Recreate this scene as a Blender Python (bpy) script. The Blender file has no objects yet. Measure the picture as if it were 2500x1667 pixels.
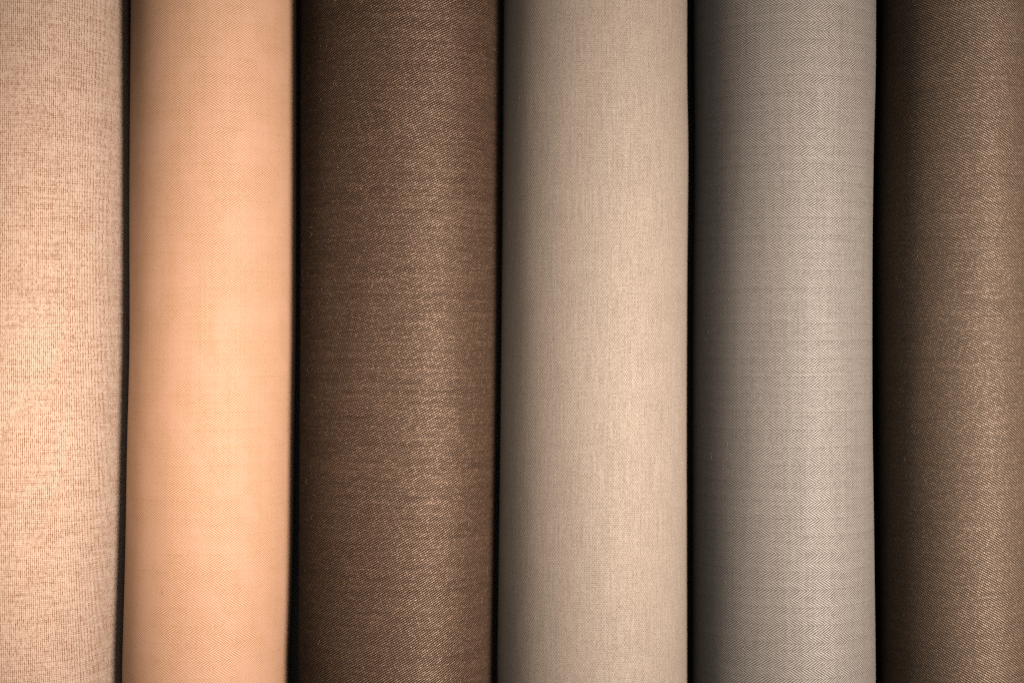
import bpy, math, random
from mathutils import Vector, noise

sc = bpy.context.scene
R = math.radians

# ---------------------------------------------------------------- camera
PX = 0.000184            # metres of cloth under one photograph pixel on the tops of the rolls
ZTOP = 0.086             # height of the roll tops above the table
DIST = 0.65              # camera to roll tops
H = ZTOP + DIST
cam_d = bpy.data.cameras.new('camera')
cam = bpy.data.objects.new('camera', cam_d)
sc.collection.objects.link(cam)
cam.location = (0, 0, H)
cam.rotation_euler = (0, 0, 0)
cam_d.sensor_width = 36.0
cam_d.lens = 36.0 * DIST / (2500 * PX)
cam_d.clip_start = 0.01
cam_d.clip_end = 50
cam_d.dof.use_dof = True
cam_d.dof.focus_distance = DIST + 0.006
cam_d.dof.aperture_fstop = 3.5
sc.camera = cam

# ---------------------------------------------------------------- world and lamps
w = bpy.data.worlds.new('World')
sc.world = w
w.use_nodes = True
w.node_tree.nodes['Background'].inputs['Color'].default_value = (1.0, 0.93, 0.85, 1)
w.node_tree.nodes['Background'].inputs['Strength'].default_value = 0.02


def spot(name, loc, target, power, colour, size, blend, radius):
    l = bpy.data.lights.new(name, 'SPOT')
    l.energy = power
    l.color = colour
    l.spot_size = R(size)
    l.spot_blend = blend
    l.shadow_soft_size = radius
    o = bpy.data.objects.new(name, l)
    sc.collection.objects.link(o)
    o.location = loc
    o.rotation_euler = (Vector(target) - Vector(loc)).to_track_quat('-Z', 'Y').to_euler()
    return o


spot('key_lamp', (0.74, -0.12, 0.98), (0.045, -0.03, 0.07), 143, (1.0, 0.92, 0.85), 29, 1.0, 0.26)
spot('warm_lamp', (-0.40, -0.07, 0.74), (-0.205, -0.035, 0.06), 15, (1.0, 0.84, 0.70), 26, 1.0, 0.12)
spot('fill_lamp', (0.08, -0.05, 1.05), (0.05, -0.02, 0.07), 25, (1.0, 0.95, 0.90), 32, 1.0, 0.25)

vs = sc.view_settings
vs.view_transform = 'Standard'
vs.look = 'None'
vs.exposure = 0.0
vs.gamma = 1.0
vs.use_curve_mapping = False
sc.cycles.use_denoising = False
sc.cycles.pixel_filter_type = 'BLACKMAN_HARRIS'
sc.cycles.filter_width = 0.95
sc.cycles.max_bounces = 4
sc.cycles.diffuse_bounces = 0
sc.cycles.glossy_bounces = 0


# ---------------------------------------------------------------- node helpers
class G:
    """small wrapper to write node maths as expressions"""
    def __init__(self, name):
        self.m = bpy.data.materials.new(name)
        self.m.use_nodes = True
        self.t = self.m.node_tree
        self.n = self.t.nodes
        self.bsdf = self.n['Principled BSDF']

    def put(self, sock, v):
        if isinstance(v, (int, float)):
            sock.default_value = v
        elif isinstance(v, tuple):
            sock.default_value = v if len(v) == len(sock.default_value) else v + (1.0,)
        else:
            self.t.links.new(v, sock)

    def f(self, op, a, b=None, c=None, clamp=False):
        n = self.n.new('ShaderNodeMath')
        n.operation = op
        n.use_clamp = clamp
        for i, v in enumerate((a, b, c)):
            if v is not None:
                self.put(n.inputs[i], v)
        return n.outputs[0]

    def add(self, a, b): return self.f('ADD', a, b)
    def sub(self, a, b): return self.f('SUBTRACT', a, b)
    def mul(self, a, b): return self.f('MULTIPLY', a, b)
    def madd(self, a, b, c): return self.f('MULTIPLY_ADD', a, b, c)
    def wave(self, ph):                       # 0..1 cosine, one period per unit
        return self.madd(self.f('COSINE', self.mul(ph, 2 * math.pi)), 0.5, 0.5)

    def vec(self, x, y, z=0.0):
        n = self.n.new('ShaderNodeCombineXYZ')
        for i, v in enumerate((x, y, z)):
            self.put(n.inputs[i], v)
        return n.outputs[0]

    def noise(self, u, v, su, sv, seed=0.0, detail=2.0, rough=0.5):
        """value noise 0..1 with feature sizes su, sv in cloth units"""
        n = self.n.new('ShaderNodeTexNoise')
        n.inputs['Scale'].default_value = 1.0
        n.inputs['Detail'].default_value = detail
        n.inputs['Roughness'].default_value = rough
        self.put(n.inputs['Vector'], self.vec(self.mul(u, 1.0 / su), self.mul(v, 1.0 / sv), seed))
        return n.outputs['Fac']

    def rnd(self, a, b, seed=0.0):            # one random number 0..1 for each yarn crossing
        n = self.n.new('ShaderNodeTexWhiteNoise')
        n.noise_dimensions = '3D'
        self.put(n.inputs['Vector'], self.vec(self.f('FLOOR', a), self.f('FLOOR', b), seed))
        return n.outputs['Value']

    def ramp(self, v, a, b, lo=0.0, hi=1.0):
        n = self.n.new('ShaderNodeMapRange')
        n.interpolation_type = 'SMOOTHSTEP'
        for s, x in zip(('Value', 'From Min', 'From Max', 'To Min', 'To Max'), (v, a, b, lo, hi)):
            self.put(n.inputs[s], x)
        return n.outputs[0]

    def mix(self, fac, a, b):
        n = self.n.new('ShaderNodeMix')
        n.data_type = 'RGBA'
        n.clamp_factor = True
        self.put(n.inputs[0], fac)
        self.put(n.inputs[6], a)
        self.put(n.inputs[7], b)
        return n.outputs[2]

    def uv(self):
        n = self.n.new('ShaderNodeUVMap')
        n.uv_map = 'cloth'
        s = self.n.new('ShaderNodeSeparateXYZ')
        self.t.links.new(n.outputs[0], s.inputs[0])
        return s.outputs[0], s.outputs[1]


def cloth_material(name, weave, dark, light, contrast=1.0, streak=0.25, vstreak=0.1, blotch=0.1,
                   fleck=None, fleck_amt=0.5, gloss=0.35, rough=0.5, sheen=0.1, bump=0.2, seed=0.0, tint=None,
                   warp_amp=1.2, bars=0.08, shine=(1.0, 0.76, 0.58)):
    g = G(name)
    u0, v0 = g.uv()
    # slow distortion of the weave so that rows are never ruler-straight
    wu = g.sub(g.noise(u0, v0, 60, 90, seed + 3.1), 0.5)
    wv = g.sub(g.noise(u0, v0, 150, 60, seed + 7.7), 0.5)
    ju = g.sub(g.noise(u0, v0, 9, 40, seed + 1.7, 1.0), 0.5)
    jv = g.sub(g.noise(u0, v0, 40, 8, seed + 5.2, 1.0), 0.5)
    u = g.add(g.madd(wu, 6 * warp_amp, u0), g.mul(ju, 1.2 * warp_amp))
    v = g.add(g.madd(wv, 7 * warp_amp, v0), g.mul(jv, 1.0 * warp_amp))
    h = weave(g, u, v, seed)
    # yarn irregularity: thick and thin places along both thread systems
    sh = g.noise(u0, v0, 70, 3.6, seed + 11, 3.0, 0.6)
    sv = g.noise(u0, v0, 3.8, 130, seed + 13, 3.0, 0.6)
    fine = g.noise(u0, v0, 5.0, 3.2, seed + 17, 2.0, 0.6)
    bl = g.noise(u0, v0, 120, 70, seed + 19, 3.0, 0.55)
    fac = g.madd(g.sub(h, 0.5), contrast, 0.5)
    fac = g.madd(g.sub(sh, 0.5), streak * 4, fac)
    fac = g.madd(g.sub(sv, 0.5), vstreak * 4, fac)
    fac = g.madd(g.sub(fine, 0.5), 0.55, fac)
    fac = g.madd(g.sub(bl, 0.5), blotch * 4, fac)
    fac = g.madd(g.sub(g.noise(u0, v0, 420, 13, seed + 37, 3.0, 0.6), 0.5), bars * 4, fac)   # weft bars across the cloth
    col = g.mix(fac, dark, light)
    if tint:
        tn = g.ramp(g.noise(u0, v0, 90, 110, seed + 29, 2.0), 0.42, 0.66)
        col = g.mix(g.mul(tn, 0.3), col, tint)
    if fleck:
        fl = g.mul(g.ramp(g.noise(u0, v0, 6.5, 3.0, seed + 23, 1.0), 0.63, 0.74),
                   g.ramp(sh, 0.45, 0.62, 0.25, 1.0))
        col = g.mix(g.mul(fl, fleck_amt), col, fleck)
    b = g.n.new('ShaderNodeBump')
    b.inputs['Strength'].default_value = bump
    b.inputs['Distance'].default_value = 0.0004
    g.put(b.inputs['Height'], g.add(h, g.mul(fine, 0.6)))
    p = g.bsdf
    g.put(p.inputs['Base Color'], col)
    g.put(p.inputs['Normal'], b.outputs[0])
    p.inputs['Roughness'].default_value = rough
    g.put(p.inputs['Specular IOR Level'], g.f('MAXIMUM', g.mul(fac, gloss * 2.0), gloss * 0.15))   # raised floats shine, pits do not
    p.inputs['Specular Tint'].default_value = shine + (1,)
    p.inputs['Sheen Weight'].default_value = sheen
    p.inputs['Sheen Roughness'].default_value = 0.5
    g.put(p.inputs['Sheen Tint'], light)
    return g.m


# weaves: all take cloth coordinates (one unit = one thread-scale photograph pixel), give 0..1
def herringbone(pu, pv, band):
    def fn(g, u, v, seed):
        tri = g.f('PINGPONG', v, band)
        flip = g.mul(g.f('FLOOR', g.mul(v, 1.0 / band)), 0.5)
        ph = g.add(g.add(g.mul(u, 1.0 / pu), g.mul(tri, 1.0 / pv)), flip)
        line = g.wave(ph)
        thread = g.wave(g.mul(u, 1.0 / 2.6))
        # one chevron lean is coloured slightly lighter, as if it caught more light
        side = g.f('COMPARE', g.f('FLOORED_MODULO', g.f('FLOOR', g.mul(v, 1.0 / band)), 2.0), 0.0, 0.1)
        edge = g.ramp(g.f('PINGPONG', v, band), 0.0, 2.0, -0.16, 0.0)
        r = g.rnd(ph, g.mul(u, 1.0 / 5.5), seed)
        line = g.mul(line, g.madd(r, 0.5, 0.75))
        return g.add(g.add(g.madd(thread, 0.12, g.mul(line, 0.88)), g.mul(side, 0.03)), edge)
    return fn


def twill(pu, pv, lean, dot):
    def fn(g, u, v, seed):
        ph = g.madd(u, lean / pu, g.mul(v, 1.0 / pv))
        line = g.wave(ph)
        dp = g.madd(u, 1.0 / dot, g.mul(v, -lean * 0.35 / dot))
        d = g.wave(dp)
        r = g.rnd(g.add(ph, 0.5), g.add(dp, 0.5), seed)
        r = g.madd(g.f('POWER', r, 4.0), 0.9, 0.80)
        return g.mul(g.mul(line, g.madd(d, 0.5, 0.5)), r)
    return fn


def plain(pu, pv):
    def fn(g, u, v, seed):
        a = g.f('SINE', g.mul(u, math.pi / pu))
        b = g.f('SINE', g.mul(v, math.pi / pv))
        chk = g.madd(g.mul(a, b), 0.5, 0.5)
        r = g.rnd(g.mul(u, 1.0 / pu), g.mul(v, 1.0 / pv), seed)
        return g.add(g.madd(chk, 0.6, g.mul(g.wave(g.mul(v, 1.0 / pv)), 0.25)), g.madd(r, 0.5, -0.18))
    return fn


def corded(pu, pv):
    def fn(g, u, v, seed):
        col = g.f('FLOOR', g.mul(u, 1.0 / pu))
        cord = g.wave(g.mul(u, 1.0 / pu))
        off = g.mul(g.f('FLOORED_MODULO', col, 2.0), 0.5)
        pit = g.wave(g.add(g.mul(v, 1.0 / pv), off))
        r = g.rnd(g.add(g.mul(u, 1.0 / pu), 0.5), g.add(g.mul(v, 1.0 / pv), off), seed)
        r2 = g.f('POWER', r, 2.0)
        row = g.wave(g.add(g.mul(v, 1.0 / (pv * 0.93)), 0.3))
        body = g.madd(g.sub(1.0, cord), 0.38, g.madd(row, 0.18, 0.46))
        return g.add(g.sub(body, g.mul(g.mul(cord, pit), g.mul(r2, 0.9))), g.madd(r, -0.16, 0.05))
    return fn


# ---------------------------------------------------------------- the table under the rolls
def table():
    g = G('black_table_paint')
    tc = g.n.new('ShaderNodeTexCoord')
    s = g.n.new('ShaderNodeSeparateXYZ')
    g.t.links.new(tc.outputs['Object'], s.inputs[0])
    x, y = s.outputs[0], s.outputs[1]
    k = g.noise(x, y, 0.012, 0.09, 2.0, 4.0)
    g.put(g.bsdf.inputs['Base Color'], g.mix(k, (0.006, 0.006, 0.006), (0.016, 0.014, 0.013)))
    g.bsdf.inputs['Roughness'].default_value = 0.7
    X, Y, Z, c = 0.75, 0.62, 0.04, 0.003
    vs_, fs = [], []
    rings = [(X - c, Y - c, 0.0), (X, Y, -c), (X, Y, -Z + c), (X - c, Y - c, -Z)]
    for (a, b, z) in rings:
        vs_ += [(-a, -b, z), (a, -b, z), (a, b, z), (-a, b, z)]
    fs.append((0, 1, 2, 3))
    for r in range(3):
        for i in range(4):
            j = (i + 1) % 4
            fs.append((r * 4 + i, (r + 1) * 4 + i, (r + 1) * 4 + j, r * 4 + j))
    fs.append((15, 14, 13, 12))
    me = bpy.data.meshes.new('tabletop')
    me.from_pydata(vs_, [], fs)
    me.materials.append(g.m)
    o = bpy.data.objects.new('tabletop', me)
    sc.collection.objects.link(o)
    o['kind'] = 'structure'
    o['label'] = 'flat black tabletop under the row of cloth rolls'
    return o


table()


# ---------------------------------------------------------------- the rolls
HALF = 0.42              # half length of a roll
def interp(pts, y):
    """smooth interpolation through (row, column) pairs measured along the roll edge"""
    if y <= pts[0][0]:
        return pts[0][1]
    if y >= pts[-1][0]:
        return pts[-1][1]
    for i in range(len(pts) - 1):
        (y0, x0), (y1, x1) = pts[i], pts[i + 1]
        if y0 <= y <= y1:
            xm = pts[i - 1] if i > 0 else (2 * y0 - y1, 2 * x0 - x1)
            xp = pts[i + 2] if i + 2 < len(pts) else (2 * y1 - y0, 2 * x1 - x0)
            t = (y - y0) / (y1 - y0)
            m0 = (x1 - xm[1]) / (y1 - xm[0]) * (y1 - y0)
            m1 = (xp[1] - x0) / (xp[0] - y0) * (y1 - y0)
            return ((2 * t**3 - 3 * t**2 + 1) * x0 + (t**3 - 2 * t**2 + t) * m0
                    + (-2 * t**3 + 3 * t**2) * x1 + (t**3 - t**2) * m1)


def fit(l, r, b):
    """centre and half width of a roll of height 2b whose outline spans columns l..r"""
    ml, mr = (l - 1250) * PX / DIST, (r - 1250) * PX / DIST
    d = H - b
    lo, hi = 0.005, 0.2
    for _ in range(50):
        a = (lo + hi) / 2
        s = math.sqrt(a * a + ml * ml * b * b) + math.sqrt(a * a + mr * mr * b * b)
        if s < (mr - ml) * d:
            lo = a
        else:
            hi = a
    return ml * d + math.sqrt(a * a + ml * ml * b * b), a


NU, NV = 120, 150


def build_roll(label, mat, left, right, b, seed, bulge=2.0):
    root = bpy.data.objects.new('fabric_roll', None)
    sc.collection.objects.link(root)
    root.empty_display_size = 0.05
    root['label'] = label
    root['category'] = 'fabric roll'
    root['group'] = 'rolls of cloth lying side by side'
    rows = []
    for j in range(NV + 1):
        y = -HALF + 2 * HALF * j / NV
        py = 833.5 - y / PX
        cx, a = fit(interp(left, py), interp(right, py), b)
        rows.append((y, cx, a))
    x0 = rows[NV // 2][1]
    root.location = (x0, 0, 0)
    verts, faces, uvs = [], [], []
    lens = []
    for j, (y, cx, a) in enumerate(rows):
        ring = []
        for i in range(NU):
            th = 2 * math.pi * i / NU - math.pi / 2      # from the underside, up the right side
            ct, st = math.cos(th), math.sin(th)
            e = 2.0 / bulge
            x = a * math.copysign(abs(ct) ** e, ct)
            z = b * math.copysign(abs(st) ** e, st)
            k = noise.noise(Vector((x * 22 + seed, y * 7, z * 22))) * 0.0007 + \
                noise.noise(Vector((x * 60 + seed, y * 16, z * 60))) * 0.00022
            k *= max(0.0, min(1.0, (z / b + 0.35) * 2.0))    # resting side stays flat on the table
            k *= max(0.0, 1.0 - (abs(ct) ** 6))              # and the flanks do not press into the neighbours
            ring.append((cx - x0 + x * (1 + k / 0.04), y, b + z * (1 + k / 0.04)))
        verts += ring
    # girth coordinate from the middle row, centred on the top of the roll
    mid = verts[(NV // 2) * NU:(NV // 2 + 1) * NU]
    acc = [0.0]
    for i in range(NU):
        p, q = Vector(mid[i]), Vector(mid[(i + 1) % NU])
        acc.append(acc[-1] + (q - p).length)
    half = acc[-1] / 2
    for j in range(NV):
        for i in range(NU):
            k = (i + 1) % NU
            faces.append((j * NU + i, j * NU + k, (j + 1) * NU + k, (j + 1) * NU + i))
            ua, ub = (half - acc[i]) / PX, (half - acc[i + 1]) / PX
            va, vb = rows[j][0] / PX, rows[j + 1][0] / PX
            uvs += [(ua, va), (ub, va), (ub, vb), (ua, vb)]
    # wound ends: rings stepping in and out like layers of cloth
    nside = len(faces)
    for end, base in ((-1, 0), (1, NV * NU)):
        prev = [base + i for i in range(NU)]
        y, cx, a = rows[0] if end < 0 else rows[-1]
        cxl = cx - x0
        for r in range(1, 13):
            s = 1 - r / 13.5
            cur = []
            for i in range(NU):
                vx, vy, vz = verts[base + i]
                cur.append(len(verts))
                verts.append((cxl + (vx - cxl) * s, vy - end * (0.0016 if r % 2 else 0.0), b + (vz - b) * s))
            for i in range(NU):
                k = (i + 1) % NU
                faces.append((prev[i], cur[i], cur[k], prev[k]) if end > 0 else (prev[i], prev[k], cur[k], cur[i]))
            prev = cur
        faces.append(tuple(prev) if end > 0 else tuple(reversed(prev)))
    me = bpy.data.meshes.new('cloth')
    me.from_pydata(verts, [], faces)
    lay = me.uv_layers.new(name='cloth')
    for p in me.polygons:
        for li in p.loop_indices:
            if p.index < nside:
                lay.data[li].uv = uvs[li]
            else:
                vx, vy, vz = verts[me.loops[li].vertex_index]
                lay.data[li].uv = (vx / PX, vz / PX)
        p.use_smooth = p.index < nside
    me.materials.append(mat)
    me.validate()
    o = bpy.data.objects.new('cloth', me)
    sc.collection.objects.link(o)
    o.parent = root
    return root, rows, verts


def stray_fibres(root, rows, verts, count, colour, seed, length=(1.0, 3.2), rad=0.000045, lift=0.00035):
    """loose curly wool ends standing off the cloth"""
    rnd = random.Random(seed)
    V, F = [], []
    for _ in range(count):
        j = rnd.randint(int(NV * 0.28), int(NV * 0.72))
        i = rnd.randint(int(NU * 0.2), int(NU * 0.8))
        p = Vector(verts[j * NU + i])
        q = Vector(verts[j * NU + (i + 1) % NU])
        r = Vector(verts[(j + 1) * NU + i])
        tu, tv = (q - p), (r - p)
        c = p + tu * rnd.random() + tv * rnd.random()
        tu.normalize()
        tv.normalize()
        n = tu.cross(tv)
        if n.z < 0 and abs(n.z) > 0.3:
            n = -n
        L = rnd.uniform(*length) * 0.001
        ang = rnd.gauss(0, 0.7) + (math.pi if rnd.random() < 0.5 else 0)
        d = tu * math.cos(ang) + tv * math.sin(ang)
        e = n.cross(d)
        curl = rnd.uniform(-0.5, 0.5)
        hgt = rnd.uniform(0.2, 1.0) * lift
        pts = []
        for s in range(5):
            t = s / 4
            pts.append(c + d * (L * (t - 0.5)) + e * (L * curl * (t - 0.5) ** 2 * 2)
                       + n * (0.00004 + hgt * t * t if rnd.random() < 0.96 else 0.00004 + hgt * t))
        base = len(V)
        for s, pt in enumerate(pts):
            rr = rad * (1.0 - 0.55 * s / 4)
            for k in range(3):
                an = 2 * math.pi * k / 3
                V.append(pt + (e * math.cos(an) + n * math.sin(an)) * rr)
        for s in range(4):
            for k in range(3):
                k2 = (k + 1) % 3
                F.append((base + s * 3 + k, base + s * 3 + k2, base + (s + 1) * 3 + k2, base + (s + 1) * 3 + k))
        F.append((base + 2, base + 1, base))
        F.append((base + 12, base + 13, base + 14))
    g = G('wool_fibre')
    u = g.n.new('ShaderNodeTexCoord')
    s = g.n.new('ShaderNodeSeparateXYZ')
    g.t.links.new(u.outputs['Object'], s.inputs[0])
    k = g.noise(s.outputs[0], s.outputs[1], 0.004, 0.004, seed)
    g.put(g.bsdf.inputs['Base Color'], g.mix(k, tuple(c * 0.6 for c in colour), colour))
    g.bsdf.inputs['Roughness'].default_value = 0.5
    me = bpy.data.meshes.new('stray_fibres')
    me.from_pydata([tuple(v) for v in V], [], F)
    me.materials.append(g.m)
    o = bpy.data.objects.new('stray_fibres', me)
    sc.collection.objects.link(o)
    o.parent = root
    o['kind'] = 'stuff'
    return o


M1 = cloth_material('pale_peach_cloth', corded(4.6, 5.0), (0.36, 0.165, 0.08), (0.91, 0.65, 0.495), contrast=1.1,
                    streak=0.25, vstreak=0.13, blotch=0.08, fleck=(0.36, 0.15, 0.06), fleck_amt=0.4,
                    gloss=0.12, rough=0.6, sheen=0.05, bump=0.25, seed=1.0, warp_amp=0.25, bars=0.12)
M2 = cloth_material('peach_herringbone_cloth', herringbone(9.0, 6.1, 21.8), (0.58, 0.305, 0.165), (0.82, 0.475, 0.30),
                    contrast=1.5, streak=0.10, vstreak=0.04, blotch=0.0, tint=(0.83, 0.465, 0.32),
                    gloss=0.4, rough=0.6, sheen=0.05, bump=0.08, seed=11.0, warp_amp=0.5, bars=0.06,
                    shine=(1.0, 0.85, 0.75))
M3 = cloth_material('dark_brown_twill_cloth', twill(10.4, 6.0, -1, 6.3), (0.036, 0.0202, 0.0130), (0.160, 0.0915, 0.058),
                    contrast=1.05, streak=0.17, vstreak=0.03, blotch=0.05, fleck=(0.46, 0.29, 0.19), fleck_amt=0.6,
                    gloss=0.65, rough=0.53, sheen=0.02, bump=0.12, seed=21.0, bars=0.12, warp_amp=0.7,
                    shine=(1.0, 0.72, 0.54))
M4 = cloth_material('beige_fine_cloth', plain(3.2, 4.8), (0.26, 0.193, 0.146), (0.485, 0.382, 0.302), contrast=0.6,
                    streak=0.07, vstreak=0.20, blotch=0.05, fleck=(0.62, 0.50, 0.41), fleck_amt=0.5,
                    gloss=0.3, rough=0.58, sheen=0.08, bump=0.12, seed=31.0, bars=0.02, shine=(1.0, 0.85, 0.72))
M5 = cloth_material('grey_herringbone_cloth', herringbone(9.0, 6.2, 21.7), (0.146, 0.120, 0.100), (0.375, 0.316, 0.270),
                    contrast=1.1, streak=0.11, vstreak=0.05, blotch=0.03, fleck=(0.62, 0.55, 0.49), fleck_amt=0.45,
                    gloss=0.5, rough=0.58, sheen=0.05, bump=0.07, seed=41.0, warp_amp=0.65, bars=0.06,
                    shine=(1.0, 0.90, 0.82))
M6 = cloth_material('brown_twill_cloth', twill(10.8, 6.1, 1, 5.3), (0.084, 0.055, 0.038), (0.335, 0.226, 0.155),
                    contrast=1.15, streak=0.14, vstreak=0.05, blotch=0.05, fleck=(0.56, 0.43, 0.32), fleck_amt=0.5,
                    gloss=0.55, rough=0.56, sheen=0.03, bump=0.12, seed=51.0, warp_amp=0.7, bars=0.10,
                    shine=(1.0, 0.78, 0.62))

ROLLS = [
    ('pale peach flecked plain-weave cloth roll, beside the orange herringbone roll', M1,
     [(0, -140), (1667, -150)], [(0, 318), (600, 323), (1200, 316), (1667, 304)], 0.0465, 1, 120, (0.8, 0.55, 0.4)),
    ('smooth peach-orange cloth roll with fine tonal herringbone rows', M2,
     [(0, 319), (500, 316), (834, 316), (1100, 310), (1400, 305), (1667, 298)],
     [(0, 724), (400, 724), (834, 722), (1100, 718), (1400, 714), (1667, 705)], 0.0420, 2, 60, (0.85, 0.6, 0.4)),
    ('dark chocolate brown twill cloth roll with pale flecks', M3,
     [(0, 734), (834, 733), (1667, 728)],
     [(0, 1222), (400, 1219), (834, 1216), (1200, 1211), (1667, 1204)], 0.0415, 3, 900, (0.42, 0.29, 0.20)),
    ('light beige fine plain-woven cloth roll', M4,
     [(0, 1230), (500, 1227), (834, 1224), (1200, 1220), (1667, 1214)],
     [(0, 1678), (150, 1678), (350, 1681), (500, 1680), (750, 1678), (1100, 1677), (1667, 1678)],
     0.0430, 4, 500, (0.6, 0.47, 0.36)),
    ('grey taupe cloth roll with clear herringbone rows', M5,
     [(0, 1692), (350, 1694), (834, 1690), (1667, 1690)],
     [(0, 2139), (150, 2138), (350, 2133), (600, 2130), (1000, 2130), (1300, 2134), (1667, 2138)],
     0.0425, 5, 700, (0.55, 0.47, 0.39)),
    ('medium brown diagonal-twill cloth roll, beside the grey herringbone roll', M6,
     [(0, 2146), (600, 2136), (1667, 2144)], [(0, 2518), (1667, 2518)], 0.0415, 6, 900, (0.5, 0.37, 0.27)),
]
for lab, mat, lf, rt, b, sd, nf, fc in ROLLS:
    root, rows, verts = build_roll(lab, mat, lf, rt, b, sd * 3.7)
    stray_fibres(root, rows, verts, nf, fc, sd)
    y, cx, a = rows[NV // 2]
    print('ROLL', sd, 'x %.4f..%.4f' % (cx - a, cx + a), 'a %.4f' % a)
